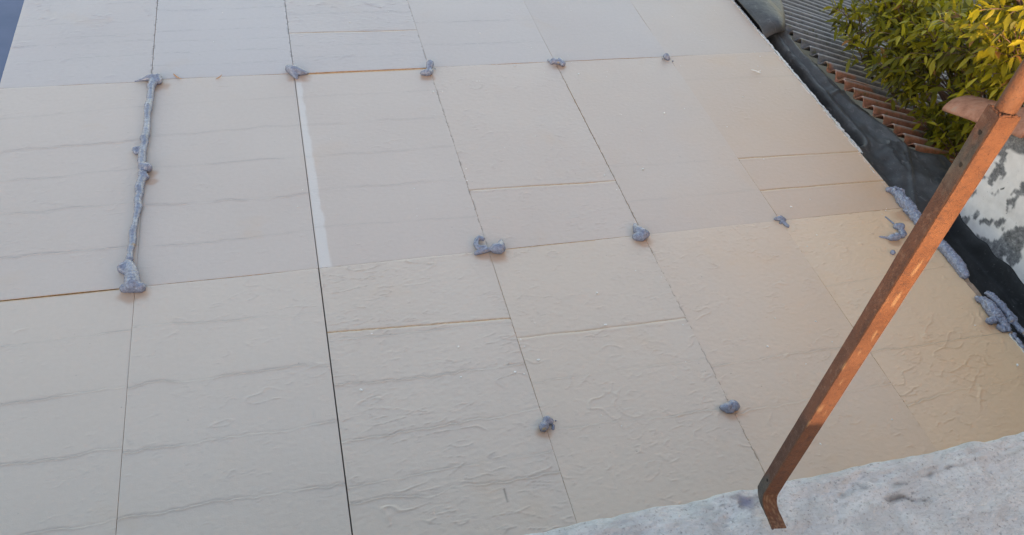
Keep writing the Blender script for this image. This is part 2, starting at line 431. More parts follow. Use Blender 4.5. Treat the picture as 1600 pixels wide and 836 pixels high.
def board(ci, ri):
    # joint offsets: half gaps
    gx0 = gx1 = 0.0004
    gy0 = gy1 = 0.0003
    x0, x1, y0, y1 = XJ[ci], XJ[ci + 1], YJ[ri], YJ[ri + 1]
    if ci == 0: y0, y1 = y0 + (0.002 if ri == 1 else 0), y1 + (-0.012 if ri == 1 else 0.001)
    if ci == 0 and ri == 2: y0 -= 0.012
    if ci >= 4: gx0 = 0.00015
    if ri == 0:
        if ci == 1: gx1 = 0.0022
        if ci == 2: gx0 = 0.0016
        if ci == 0: gx1, gy1 = 0.0007, 0.0028
        if ci == 3: gy1 = 0.0007; gx0 = 0.0004
    if ri == 1:
        if ci == 1: gx1, gy1 = 0.0015, 0.0012
        if ci == 2: gx0, gy1 = 0.0010, 0.011
        if ci == 3: gx1, gy0 = 0.0008, 0.0006
        if ci == 4: gx0 = 0.0008
        if ci == 0: gy0 = 0.0012
    if ri == 2:
        if ci in (0, 1): gx1 = 0.0011
        if ci in (1, 2): gx0 = 0.0008
        if ci == 3: gx1 = 0.0008
    if ci == 5: x1 = 2.398 if ri == 0 else (2.398 if ri == 0 else 2.414)
    x0 += gx0; x1 -= gx1; y0 += gy0; y1 -= gy1
    sx, sy = {0: (0.0046, 0.0027), 1: (0.0052, 0.0030), 2: (0.008, 0.0045), 3: (0.03, 0.03)}[ri]
    nx = int((x1 - x0) / sx) + 1
    ny = int((y1 - y0) / sy) + 1
    xs = np.linspace(x0, x1, nx)
    ys = np.linspace(y0, y1, ny)
    dx, dy = xs[1] - xs[0], ys[1] - ys[0]
    X, Y = np.meshgrid(xs, ys)
    sd = 100 + ci * 17 + ri * 131
    st, lx, ly, cov = WR.get((ci, ri), (0.2, .04, .03, .3))
    h = 0.0006 * field(nx, ny, dx, dy, .25, .3, sd)
    core = np.zeros_like(h)
    dark_line = np.zeros_like(h)
    pale = np.zeros_like(h)
    blob_tint = np.zeros_like(h)
    rg = field(nx, ny, dx, dy, .03, .03, sd + 400)
    for (bx, by, br_) in BLOB_TINT:
        if x0 - .1 < bx < x1 + .1 and y0 - .1 < by < y1 + .1:
            q = np.sqrt(((X - bx) / 1.25) ** 2 + (Y - by) ** 2) / br_
            blob_tint = np.maximum(blob_tint, 0.55 * sstep(1.25, 0.55, q + 0.12 * rg))
    if (ci, ri) == (2, 0):
        dark_line = 0.8 * np.exp(-((X - (0.474 + 0.02 * (1.08 - Y))) / 0.0022) ** 2) * (Y < 1.085) * (Y > 1.01) * (rg > -0.5)
    if ri < 3:
        # crumple: broken worm-like ridges along the zero lines of warped random fields
        for k, (sx, amp, w) in enumerate(((1.0, 0.65, 0.085), (0.6, 0.36, 0.13), (2.3, 0.85, 0.034))):
            g = field(nx, ny, dx, dy, lx * sx, ly * sx, sd + 7 + k)
            m = field(nx, ny, dx, dy, lx * 1.6 * sx, ly * 1.6 * sx, sd + 31 + k)
            m2 = field(nx, ny, dx, dy, .16, .12, sd + 51 + k)
            msk = sstep(0.35, 1.15, m + 0.55 * m2 + (cov - 0.75))
            h += st * amp * 0.0031 * np.exp(-(g / w) ** 2) * msk
        h += st * 0.00018 * field(nx, ny, dx, dy, .014, .010, sd + 77)
        for j, cr in enumerate(CR.get((ci, ri), [])):
            yl, yr, kd = cr[:3]
            t = (X - x0) / (x1 - x0)
            wig = field(nx, 8, dx, 1, .09, 0.01, sd + 90 + j)[0]
            wig2 = field(nx, 8, dx, 1, .025, 0.01, sd + 120 + j)[0]
            amp = {'f': 0.0028, 'F': 0.0040, 't': 0.0016, 'g': 0.0006}[kd]
            yc = yl + (yr - yl) * t + (amp * wig + 0.45 * amp * wig2)[None, :]
            d = Y - yc
            brk = sstep(-1.0, 0.2, field(nx, 8, dx, 1, .14, .01, sd + 150 + j)[0])[None, :]
            if kd == 'g':
                s = np.exp(-(d / 0.0030) ** 2)
                h -= 0.0022 * s
                core = np.maximum(core, np.clip((0.95 if (ci, ri) != (3, 0) else 0.5) * s * (0.6 + 0.4 * brk), 0, 1))
                h += 0.0006 * np.exp(-((d + 0.011) / 0.006) ** 2)
            else:
                a = {'f': 0.0019, 'F': 0.0030, 't': 0.0010}[kd] * (0.78 if ri == 0 else 0.62)
                w = {'f': 0.0024, 'F': 0.0027, 't': 0.0024}[kd]
                vary = (0.35 + 0.65 * brk)
                h -= a * vary * (d / w) * np.exp(-(d / w) ** 2) * 1.7
                h += 0.35 * a * vary * np.exp(-((d + w) / w) ** 2)
                dark_line = np.maximum(dark_line, (0.36 if kd != 't' else 0.24) * vary * np.exp(-((d - 0.0008) / 0.0016) ** 2))  # darker line along each fold
    # edges: tiny lifted lips, ragged dirt along the joints
    ex = np.minimum(X - x0, x1 - X)
    ey = np.minimum(Y - y0, y1 - Y)
    lift = {3: 0.0004, 4: 0.0007, 5: 0.0008}.get(ci, 0.0003)
    h += lift * np.exp(-ex / 0.006)
    rag = field(nx, ny, dx, dy, .01, .018, sd + 200)
    jm = {(2, 1): (0, 1), (3, 1): (1, 1), (4, 1): (1, 0), (2, 2): (1, 1), (1, 2): (1, 1), (0, 2): (0, 1), (2, 0): (0, 0), (3, 0): (0, 1), (4, 0): (1, 0)}.get((ci, ri), (0, 0))
    if jm[1]: dark_line = np.maximum(dark_line, 0.5 * np.exp(-(x1 - X) / 0.0026) * (rag > 0.5))
    if jm[0]: dark_line = np.maximum(dark_line, 0.5 * np.exp(-(X - x0) / 0.0026) * (rag > 0.5))
    if (ci, ri) == (0, 0): core = np.maximum(core, 0.9 * np.exp(-((y1 - Y) / 0.004) ** 2))
    if (ci, ri) == (3, 0): core = np.maximum(core, 0.8 * np.exp(-((y1 - Y) / 0.0035) ** 2) * (X < 1.05))
    if (ci, ri) == (2, 1):
        core = np.maximum(core, 0.9 * np.exp(-((y1 - Y) / 0.006) ** 2))
        e = 0.0025 * field(8, ny, 1, dy, .01, .05, sd + 300)[:, 0][:, None]
        wdt = 0.017 + 0.021 * (3.158 - Y) / 1.18
        pale = 0.6 * (1 - sstep(wdt + e - 0.004, wdt + e + 0.003, X - x0 - 0.004)) * sstep(0.000, 0.004, X - x0)
    if (ci, ri) == (5, 1):
        pale = np.maximum(pale, 0.5 * sstep(0.012, 0.004, x1 - X) * (rag > 0.0))
    # rounded arris
    rr = 0.0009 if ci < 3 else 0.0005
    h -= rr * np.exp(-(np.minimum(ex, ey) / 0.0014))
    co = np.stack([X, Y, h], -1).reshape(-1, 3)
    quads = grid_quads(nx, ny)
    # skirt
    ring = np.concatenate([np.arange(nx), np.arange(1, ny) * nx + nx - 1, (ny - 1) * nx + np.arange(nx - 2, -1, -1), np.arange(ny - 2, 0, -1) * nx])
    top = co[ring]
    bot = top.copy(); bot[:, 2] = -0.0395
    n0, k = len(co), len(ring)
    co2 = np.concatenate([co, top, bot])
    i = np.arange(k); j = (i + 1) % k
    sk = np.stack([n0 + j, n0 + i, n0 + k + i, n0 + k + j], -1)
    z = np.zeros(k); o1 = np.ones(k)
    me = mesh_np('insulation_board', co2, np.concatenate([quads, sk]), True,
                 {'core': np.concatenate([core.ravel(), o1, o1]), 'dark_line': np.concatenate([dark_line.ravel(), z, z]),
                  'pale': np.concatenate([pale.ravel(), z, z]), 'blob_tint': np.concatenate([blob_tint.ravel(), z, z])})
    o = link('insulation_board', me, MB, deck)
    o.matrix_parent_inverse = Matrix()
    k = ((1.315, 1.150, 0.985), (1.235, 1.085, 0.965), (1.125, 1.035, 1.00), (1.125, 1.035, 1.00))[ri]  # nearer rows brighter and warmer: light painted into the row colour
    bt = BOARD_TRIM.get((ci, ri), (1, 1, 1))
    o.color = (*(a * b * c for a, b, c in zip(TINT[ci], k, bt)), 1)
    return o

for ri in range(4):
    for ci in range(6):
        board(ci, ri)

jf = box('joint_filler', 0.06, 0.64, 3.140, 3.166, -0.03, -0.0035, MSPLINT, deck)
jf.matrix_parent_inverse = Matrix()
# torn white rim along the gutter side of the deck
def ragged_strip(name, x, w, y0, y1, z0, z1, mat, parent, seed, n=160, jit=0.004):
    r = random.Random(seed)
    bm = bmesh.new()
    rows = []
    for i in range(n + 1):
        y = y0 + (y1 - y0) * i / n
        a = x + r.uniform(-jit, jit) * 0.7
        b = x + w + r.uniform(-jit, jit)
        zz = z1 + r.uniform(-0.002, 0.002)
        rows.append([bm.verts.new(p) for p in ((a, y, z0), (a, y, zz), (b, y, zz - 0.003), (b, y, z0))])
    for p, q in zip(rows, rows[1:]):
        for k in range(3):
            bm.faces.new((p[k], p[k + 1], q[k + 1], q[k]))
    o = from_bm(name, bm, mat, parent)
    o.matrix_parent_inverse = Matrix()
    return o
ragged_strip('torn_rim', 2.4155, 0.013, 2.335, 4.4, -0.03, 0.003, MTRIM, deck, 3)
ragged_strip('torn_rim', 2.399, 0.006, 1.98, 2.33, -0.03, 0.001, MTRIM, deck, 5, 40, 0.002)
ragged_strip('edge_batten', 2.401, 0.026, 0.80, 1.75, -0.03, -0.004, MWOOD, deck, 4, 60, 0.0015)
ragged_strip('torn_rim', 2.392, 0.010, 0.80, 1.30, -0.003, 0.004, MTRIM, deck, 8, 60, 0.003)

# ------------------------------------------------------------------ foam sealant blobs
def foam(label, chains, voxel=0.0027, rough=0.0015, seed=0, group='grey foam sealant blobs on the board joints'):
    bm = bmesh.new()
    for ch in chains:
        for i, p in enumerate(ch):
            pts = [p]
            if i:
                a = ch[i - 1]
                d = math.dist(a[:3], p[:3])
                n = max(1, int(d / (0.35 * min(a[3], p[3]) + 0.001)))
                pts = [tuple(a[k] + (p[k] - a[k]) * s / n for k in range(4)) for s in range(1, n + 1)]
            for q in pts:
                bmesh.ops.create_icosphere(bm, subdivisions=2, radius=max(q[3], voxel * 1.2), matrix=Matrix.Translation(q[:3]))
    me = bpy.data.meshes.new('tmp')
    bm.to_mesh(me); bm.free()
    o = bpy.data.objects.new('tmp', me)
    C.objects.link(o)
    m = o.modifiers.new('r', 'REMESH'); m.mode = 'VOXEL'; m.voxel_size = voxel
    s = o.modifiers.new('s', 'SMOOTH'); s.iterations = 2; s.factor = 0.5
    dg = bpy.context.evaluated_depsgraph_get()
    me2 = bpy.data.meshes.new_from_object(o.evaluated_get(dg))
    bpy.data.objects.remove(o)
    me2.name = 'foam_blob'
    base = Vector(np.mean([p[:3] for ch in chains for p in ch], axis=0).tolist())
    base.z = 0
    off = Vector((seed * 3.1, 0, 0))
    for v in me2.vertices:
        p = v.co * 1.0
        d = mnoise.noise(p * 60 + off) * rough + mnoise.noise(p * 150 + off) * rough * 0.8 + mnoise.noise(p * 320 + off) * rough * 0.4
        v.co = v.co + v.normal * d - base
    me2.polygons.foreach_set('use_smooth', [True] * len(me2.polygons))
    ob = link('foam_blob', me2, MFOAM)
    ob.location = base
    tag(ob, label, 'foam', group)
    return ob

# the long bead over the joint
bead = [(-0.519, 3.135), (-0.522, 3.073), (-0.526, 2.953), (-0.530, 2.825), (-0.532, 2.744), (-0.533, 2.677), (-0.534, 2.608),
        (-0.529, 2.554), (-0.530, 2.514), (-0.536, 2.426), (-0.537, 2.324), (-0.543, 2.227), (-0.546, 2.134), (-0.551, 2.074)]
br = random.Random(5)
ch0 = []
for (a, b) in zip(bead, bead[1:]):
    for s in range(3):
        u = s / 3
        ch0.append((a[0] + (b[0] - a[0]) * u + br.uniform(-.003, .003), a[1] + (b[1] - a[1]) * u, 0.009 + br.uniform(-.002, .003), (0.0150 if a[1] > 2.5 else 0.0118) + br.uniform(-.002, .003)))
foam('long blue-grey bead of foam sealant with knobs along the left joint', [
    ch0, [(-0.588, 3.143, .006, .002), (-0.556, 3.150, .009, .007), (-0.530, 3.155, .012, .016), (-0.50, 3.152, .014, .019), (-0.497, 3.128, .012, .016)],
    [(-0.55, 2.683, .012, .010), (-0.562, 2.680, .010, .012), (-0.558, 2.665, .008, .010)],
    [(-0.530, 2.572, .014, .018), (-0.513, 2.560, .016, .019)], [(-0.528, 2.525, .012, .017), (-0.518, 2.512, .010, .013)],
    [(-0.551, 2.070, .012, .017), (-0.566, 2.052, .013, .018), (-0.556, 2.040, .012, .016)],
    [(-0.545, 2.060, .014, .017), (-0.538, 2.032, .013, .022), (-0.534, 2.00, .014, .025), (-0.532, 1.972, .013, .027)],
    [(-0.556, 1.966, .008, .016), (-0.508, 1.960, .010, .018)]], seed=1)
foam('cone shaped foam blob at the left end of the wide orange joint', [
    [(0.032, 3.175, .014, .018), (0.050, 3.158, .014, .025), (0.072, 3.152, .010, .019), (0.098, 3.150, .006, .010), (0.112, 3.150, .003, .003)],
    [(0.050, 3.150, .010, .020), (0.060, 3.115, .004, .007)]], seed=2)
foam('two-lobed foam blob at the right end of the wide orange joint', [
    [(0.648, 3.158, .018, .019), (0.640, 3.13, .012, .013)], [(0.606, 3.103, .008, .012), (0.628, 3.100, .012, .018), (0.642, 3.108, .012, .013)],
    [(0.668, 3.138, .004, .004)]], seed=3)
foam('lumpy foam blob with flecks of grit beside it, upper middle of the deck', [
    [(1.220, 3.142, .006, .010), (1.232, 3.150, .010, .015), (1.252, 3.140, .008, .014), (1.262, 3.150, .012, .013), (1.270, 3.122, .010, .014)],
    [(1.213, 3.170, .002, .005), (1.222, 3.150, .004, .007)]], seed=4)
foam('small round foam dab near the far right corner', [
    [(1.805, 3.142, .012, .016), (1.812, 3.130, .006, .011)], [(1.830, 3.112, .003, .005)], [(1.785, 3.137, .002, .004)]], seed=5)
foam('curled hook of foam beside a round spiked lump, mid deck', [
    [(0.634, 2.024, .013, .009), (0.622, 2.030, .013, .010), (0.608, 2.018, .012, .010), (0.603, 2.0, .012, .010), (0.610, 1.982, .010, .010), (0.632, 1.983, .010, .009)],
    [(0.596, 1.962, .006, .009), (0.615, 1.967, .007, .011), (0.640, 1.972, .008, .011)], [(0.64, 1.975, .008, .007), (0.66, 1.972, .009, .009)],
    [(0.668, 1.968, .014, .020), (0.682, 1.966, .014, .022), (0.690, 1.982, .014, .016), (0.698, 2.005, .018, .004)]], seed=6)
foam('bell shaped foam lump with a brown wet face, right of centre', [
    [(1.224, 2.020, .012, .007), (1.222, 2.005, .012, .012), (1.224, 1.985, .013, .019), (1.232, 1.968, .014, .022)],
    [(1.206, 1.958, .009, .015), (1.226, 1.955, .012, .020), (1.244, 1.965, .012, .018)]], seed=7)
foam('pair of small foam balls on the nearest joint', [
    [(0.652, 1.243, .010, .014), (0.662, 1.238, .008, .010)], [(0.636, 1.222, .011, .0165)], [(0.645, 1.232, .006, .010)], [(0.680, 1.240, .002, .0035)], [(0.668, 1.224, .003, .005), (0.664, 1.214, .002, .004)]], seed=8)
foam('split foam lump with a pale cut face near the rusty post', [
    [(1.208, 1.190, .008, .010), (1.222, 1.187, .010, .0155)], [(1.244, 1.192, .010, .0175), (1.250, 1.186, .010, .016)], [(1.234, 1.176, .006, .010), (1.222, 1.176, .006, .008)]], seed=9)
foam('small splattered star of foam left of the orange board', [
    [(1.806, 1.982, .005, .007), (1.826, 1.978, .008, .012), (1.840, 1.970, .005, .008)], [(1.826, 1.974, .006, .009), (1.838, 1.935, .003, .006)], [(1.818, 1.958, .003, .005)]], seed=10, rough=.003)
ge = 'foam lumps along the gutter edge'
foam('lumpy foam along the gutter edge, farthest from the ledge', [
    [(2.385, 2.080, .010, .010), (2.40, 2.075, .010, .013), (2.412, 2.045, .012, .018), (2.408, 2.005, .014, .024), (2.410, 1.965, .014, .026), (2.406, 1.92, .012, .024), (2.402, 1.87, .010, .020)],
    [(2.425, 2.085, .010, .008), (2.445, 2.060, .010, .010)], [(2.395, 1.95, .008, .015)]], seed=11, rough=.005, group=ge)
foam('cluster of foam drops trailing off behind the post', [
    [(2.292, 1.868, .008, .014), (2.310, 1.864, .010, .015)], [(2.298, 1.842, .008, .013), (2.302, 1.825, .006, .010)], [(2.232, 1.812, .008, .014), (2.255, 1.812, .010, .017)],
    [(2.285, 1.818, .008, .013), (2.30, 1.835, .006, .009)], [(2.192, 1.830, .001, .0035), (2.222, 1.814, .004, .007)], [(2.285, 1.935, .001, .003), (2.296, 1.89, .002, .0045)], [(2.190, 1.738, .006, .011)]], seed=12, group=ge)
foam('smooth fat bead of foam along the gutter edge beside the post', [
    [(2.404, 1.84, .010, .014), (2.405, 1.79, .013, .019), (2.412, 1.73, .014, .021), (2.414, 1.675, .014, .022), (2.411, 1.62, .013, .022), (2.406, 1.583, .010, .019)]], seed=13, rough=.0035, group=ge)
foam('tangled foam lump on the gutter edge nearest the ledge', [
    [(2.378, 1.468, .010, .010), (2.392, 1.445, .014, .017), (2.392, 1.412, .015, .023), (2.390, 1.378, .014, .022), (2.398, 1.35, .012, .016), (2.398, 1.315, .008, .012)],
    [(2.432, 1.478, .016, .011), (2.440, 1.440, .016, .013), (2.441, 1.395, .015, .014), (2.444, 1.350, .014, .016), (2.428, 1.345, .012, .013)],
    [(2.352, 1.362, .008, .013), (2.372, 1.362, .010, .014)], [(2.372, 1.330, .007, .010), (2.380, 1.318, .008, .013)],
    [(2.440, 1.335, .010, .010), (2.448, 1.285, .010, .011), (2.45, 1.24, .008, .010)], [(2.405, 1.29, .006, .008), (2.400, 1.235, .005, .006)]], seed=14, rough=.005, group=ge)

# splinters lying on the joint, crumbs on the deck
def splinter(label, a, b, r):
    bm = bmesh.new()
    a, b = Vector(a), Vector(b)
    d = (b - a).normalized()
    s = d.cross(Vector((0, 0, 1))).normalized()
    up = s.cross(d)
    ring = []
    for t, w in ((0, .35), (.2, .9), (.6, 1.0), (1, .5)):
        p = a.lerp(b, t) + s * math.sin(t * 3) * 0.004
        ring.append([bm.verts.new(p + (s * math.cos(q) + up * math.sin(q)) * r * w) for q in (0, 1.57, 3.14, 4.71)])
    for p, q in zip(ring, ring[1:]):
        for k in range(4): bm.faces.new((p[k], p[(k + 1) % 4], q[(k + 1) % 4], q[k]))
    bm.faces.new(ring[0]); bm.faces.new(ring[-1])
    return tag(from_bm('wood_splinter', bm, MSPLINT), label, 'splinter', 'orange splinters on the joint')
splinter('longer orange splinter lying across the joint beside the bead', (-0.441, 3.192, .004), (-0.408, 3.146, .006), .003)
splinter('shorter orange splinter on the joint, further right of the bead', (-0.272, 3.136, .004), (-0.247, 3.163, .007), .0025)

bm = bmesh.new()
cr = random.Random(21)
spots = [(0.72, 1.62), (0.66, 1.53), (0.655, 1.56), (0.69, 1.47), (2.32, 1.98), (2.28, 1.95), (2.31, 1.97), (1.30, 2.58), (0.66, 2.43), (0.648, 2.36), (2.2, 2.9), (2.31, 3.12), (2.3, 3.16)]
for k in range(95):
    if k < len(spots): x, y = spots[k]
    else:
        x = cr.betavariate(2.2, 1.3) * 3.3 - 0.95
        y = cr.uniform(1.0, 3.7)
    s = cr.choice((.0015, .002, .0025, .0025, .004))
    mtx = Matrix.Translation((x, y, s * .6)) @ Matrix.Rotation(cr.uniform(0, 6), 4, 'Z') @ Matrix.Diagonal((s * cr.uniform(.8, 2), s, s * .7, 1))
    bmesh.ops.create_icosphere(bm, subdivisions=1, radius=1, matrix=mtx)
tag(from_bm('foam_crumbs', bm, MCRUMB), 'white crumbs scattered over the boards', 'debris', kind='stuff')
bm = bmesh.new()
for (a, b) in (((2.205, 3.005), (2.225, 2.985)), ((2.225, 2.985), (2.246, 2.99)), ((2.225, 2.985), (2.238, 2.972))):
    v = Vector((*a, .004)); w = Vector((*b, .006))
    d = (w - v); s = Vector((-d.y, d.x, 0)).normalized() * .0022
    u = Vector((0, 0, .003))
    q = [bm.verts.new(p) for p in (v - s, v + s, v + u, w - s, w + s, w + u)]
    for f in ((0, 1, 2), (5, 4, 3), (0, 3, 4, 1), (1, 4, 5, 2), (2, 5, 3, 0)): bm.faces.new([q[i] for i in f])
tag(from_bm('plastic_scrap', bm, MCRUMB), 'tiny forked white scrap lying near the far gutter edge', 'scrap')

# ------------------------------------------------------------------ gutter lined with rubber membrane
nx, ny = 170, 420
xs = np.linspace(2.395, 3.25, nx); ys = np.linspace(1.93, 4.9, ny)
X, Y = np.meshgrid(xs, ys)
dx, dy = xs[1] - xs[0], ys[1] - ys[0]
n1 = field(nx, ny, dx, dy, .12, .3, 900)
n2 = field(nx, ny, dx, dy, .04, .06, 901)
far = sstep(2.36, 2.52, Y + 0.25 * (X - 2.6))
n3 = field(nx, ny, dx, dy, .05, .12, 902)
z = -0.05 + 0.008 * n1 + 0.0024 * n2 + 0.007 * np.exp(-(n3 / 0.12) ** 2) * sstep(0.2, 1.0, n1)
# channel against the deck with a rounded near end
yc = np.clip(Y, 2.50, 9)
dch = np.sqrt((X - 2.462 + 0.01 * n1) ** 2 + (Y - yc) ** 2)
z -= 0.075 * (1 - sstep(0.062, 0.082, dch))
z += 0.010 * np.exp(-((dch - 0.092) / 0.012) ** 2)
# rolled fold between channel and corrugated roof
xe = 2.658 + (3.403 - Y) * 0.1163              # line of the roof edge
xf = xe - 0.072 + 0.006 * n1
z += far * 0.022 * np.exp(-((X - xf) / 0.026) ** 2)
z += 0.010 * far * np.exp(-((Y - 2.86 - 0.3 * (X - 2.62)) / 0.008) ** 2) * (np.abs(X - 2.64) < 0.05)
z -= far * (0.075 * sstep(-0.05, 0.03, X - xe) + 1.0 * np.clip(X - xe - 0.04, 0, 9))
# flat near piece, falling into the black trough
z += (1 - far) * 0.02 * sstep(2.5, 2.8, X)
z -= 0.09 * sstep(2.06, 1.93, Y)
z += 0.008 * np.exp(-(((X - 2.66) - 0.5 * (Y - 2.3)) / 0.012) ** 2) * (1 - far)
z -= 0.4 * sstep(2.86, 2.90, X) * (1 - far)
me = mesh_np('rubber_membrane', np.stack([X, Y, z], -1).reshape(-1, 3), grid_quads(nx, ny), True)
mb = link('rubber_membrane', me, MRUB)
tag(mb, 'dark grey rubber sheet lining the gutter beside the deck', 'membrane')

nx, ny = 110, 240
xs = np.linspace(2.385, 2.72, nx); ys = np.linspace(0.72, 2.16, ny)
X, Y = np.meshgrid(xs, ys)
dx, dy = xs[1] - xs[0], ys[1] - ys[0]
n1 = field(nx, ny, dx, dy, .05, .10, 910)
n2 = field(8, ny, 1, dy, .01, .09, 911)[:, 0][:, None]
z = -0.085 - 0.045 * sstep(2.40, 2.47, X) + 0.004 * n1
z += 0.03 * sstep(2.03, 2.13, Y)
up = sstep(2.665, 2.702, X)
z += up * (0.075 + 0.005 * n2)
me = mesh_np('bitumen_flashing', np.stack([X, Y, z], -1).reshape(-1, 3), grid_quads(nx, ny), True)
tag(link('bitumen_flashing', me, MBLACK), 'black bitumen strip turned up against the foot of the whitewashed wall', 'flashing')

# loose flap of the sheet hanging over the channel at the top of the frame
nu, nv = 60, 70
P = []
for j in range(nv):
    v = j / (nv - 1)
    for i in range(nu):
        u = i / (nu - 1)
        x = 2.432 + 0.33 * u
        yend = 3.305 + 0.030 * math.sin(u * 3.0) + 0.75 * max(0, u - 0.30) ** 1.7
        L = 1.5
        s = v * L                                  # distance back from the rounded lip
        y = yend + s
        lip = math.exp(-s / 0.03)
        zz = 0.022 + 0.030 * math.sin(min(1, u * 1.6) * math.pi) * math.exp(-s / 0.5) - 0.045 * lip - 0.05 * max(0, u - .45)
        zz += 0.006 * mnoise.noise(Vector((x * 7, y * 5, 1)))
        P.append((x, y, zz))
P = np.array(P)
Pb = P.copy(); Pb[:, 2] -= 0.006
q = grid_quads(nu, nv)
qb = grid_quads(nu, nv)[:, ::-1] + nu * nv
rim = np.concatenate([np.arange(nu), np.arange(1, nv) * nu + nu - 1, (nv - 1) * nu + np.arange(nu - 2, -1, -1), np.arange(nv - 2, 0, -1) * nu])
jn = np.roll(rim, -1)
qs = np.stack([jn, rim, rim + nu * nv, jn + nu * nv], -1)
me = mesh_np('membrane_flap', np.concatenate([P, Pb]), np.concatenate([q, qb, qs]), True)
tag(link('membrane_flap', me, MRUB), 'loose grey rubber flap with a rounded lip, over the far end of the gutter', 'membrane')

# ------------------------------------------------------------------ corrugated roof
croof = empty('corrugated_roof', (2.80, 3.0, -0.16))
tag(croof, 'old corrugated sheet roof, grey and mossy red, beside the gutter', 'roof')
E0 = Vector((2.658, 3.403, -0.060)); ED = Vector((0.1155, -0.9933, 0)).normalized()
PD = Vector((0.9933, 0.1155, -0.35))
PN = PD.cross(ED).normalized()
if PN.z < 0: PN = -PN
def corr_sheet(s0, s1, lift, t0, t1, seed):
    pitch, amp, th = 0.0765, 0.0165, 0.0070
    n = int((s1 - s0) / pitch * 12) + 1
    ts = [t0, t0 + 0.003, t0 + .02] + list(np.linspace(t0 + .1, t1, 14))
    co, cst = [], []
    for side in (1, -1):
        for t in ts:
            for i in range(n):
                s = s0 + (s1 - s0) * i / (n - 1)
                ph = 2 * math.pi * s / pitch
                w = math.cos(ph)
                w = w * (1.15 - 0.15 * w * w)
                tt = t + (0.006 * mnoise.noise(Vector((s * 9, seed, 0))) if t < t0 + .01 else 0)
                p = E0 + ED * s + PD * tt + PN * (amp * w + lift + side * th * .5 + 0.003 * mnoise.noise(Vector((s * 4, t * 4, seed))))
                co.append(p[:])
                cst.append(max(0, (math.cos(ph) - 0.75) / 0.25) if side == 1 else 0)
    m = len(ts)
    q1 = grid_quads(n, m)
    q2 = grid_quads(n, m)[:, ::-1] + n * m
    i = np.arange(n - 1)
    qe = np.stack([i + 1, i, i + n * m, i + 1 + n * m], -1)
    j = np.arange(m - 1)
    qa = np.stack([j * n, (j + 1) * n, (j + 1) * n + n * m, j * n + n * m], -1)
    qc = np.stack([(j + 1) * n, j * n, j * n + n * m, (j + 1) * n + n * m], -1) + (n - 1)
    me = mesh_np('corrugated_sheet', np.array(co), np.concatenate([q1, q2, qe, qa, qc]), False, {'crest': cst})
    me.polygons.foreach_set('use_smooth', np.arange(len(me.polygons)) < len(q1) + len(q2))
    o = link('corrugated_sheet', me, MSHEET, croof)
    return o
P0 = 0.0765
corr_sheet(-19 * P0, -4 * P0, 0.000, -0.02, 2.2, 1.0)
corr_sheet(-5 * P0, 6 * P0, 0.0075, 0.0, 2.2, 2.0)
corr_sheet(5 * P0, 15.5 * P0, 0.000, 0.0, 2.2, 3.0)

# ------------------------------------------------------------------ whitewashed wall with terracotta coping
wall = empty('garden_wall', (2.83, 1.5, -0.2))
tag(wall, 'whitewashed garden wall with black mould and peeling patches, right of the post', 'wall')
nxw, nzw = 260, 120
ya, yb = 0.20, 2.125
def wtop(y): return 0.285 + (2.145 - y) * 0.40
co, mould = [], []
for j in range(nzw):
    for i in range(nxw):
        y = yb + (ya - yb) * i / (nxw - 1)
        zt = wtop(y)
        z = -0.22 + (zt + 0.22) * j / (nzw - 1)
        nse = mnoise.noise(Vector((y * 6, z * 6, 3)))
        co.append((2.706 + 0.004 * nse + 0.002 * mnoise.noise(Vector((y * 25, z * 25, 1))), y, z))
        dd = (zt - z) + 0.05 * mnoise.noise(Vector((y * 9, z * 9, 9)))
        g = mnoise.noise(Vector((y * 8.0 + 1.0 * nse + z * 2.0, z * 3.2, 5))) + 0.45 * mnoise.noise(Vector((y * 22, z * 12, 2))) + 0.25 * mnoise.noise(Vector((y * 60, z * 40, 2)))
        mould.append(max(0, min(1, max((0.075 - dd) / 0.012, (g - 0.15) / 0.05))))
front = mesh_np('render_coat', np.array(co), grid_quads(nxw, nzw)[:, ::-1], True, {'mould': mould})
link('render_coat', front, MPLAS, wall)
bm = bmesh.new()
prof = [(yb, -3.6), (ya, -3.6), (ya, wtop(ya)), (yb, wtop(yb))]
L = [bm.verts.new((2.7125, a, b)) for a, b in prof]
Rr = [bm.verts.new((2.93, a, b)) for a, b in prof]
bm.faces.new(L); bm.faces.new(Rr[::-1])
for k in range(4): bm.faces.new((L[k], Rr[k], Rr[(k + 1) % 4], L[(k + 1) % 4]))
from_bm('masonry', bm, MPLAS, wall)
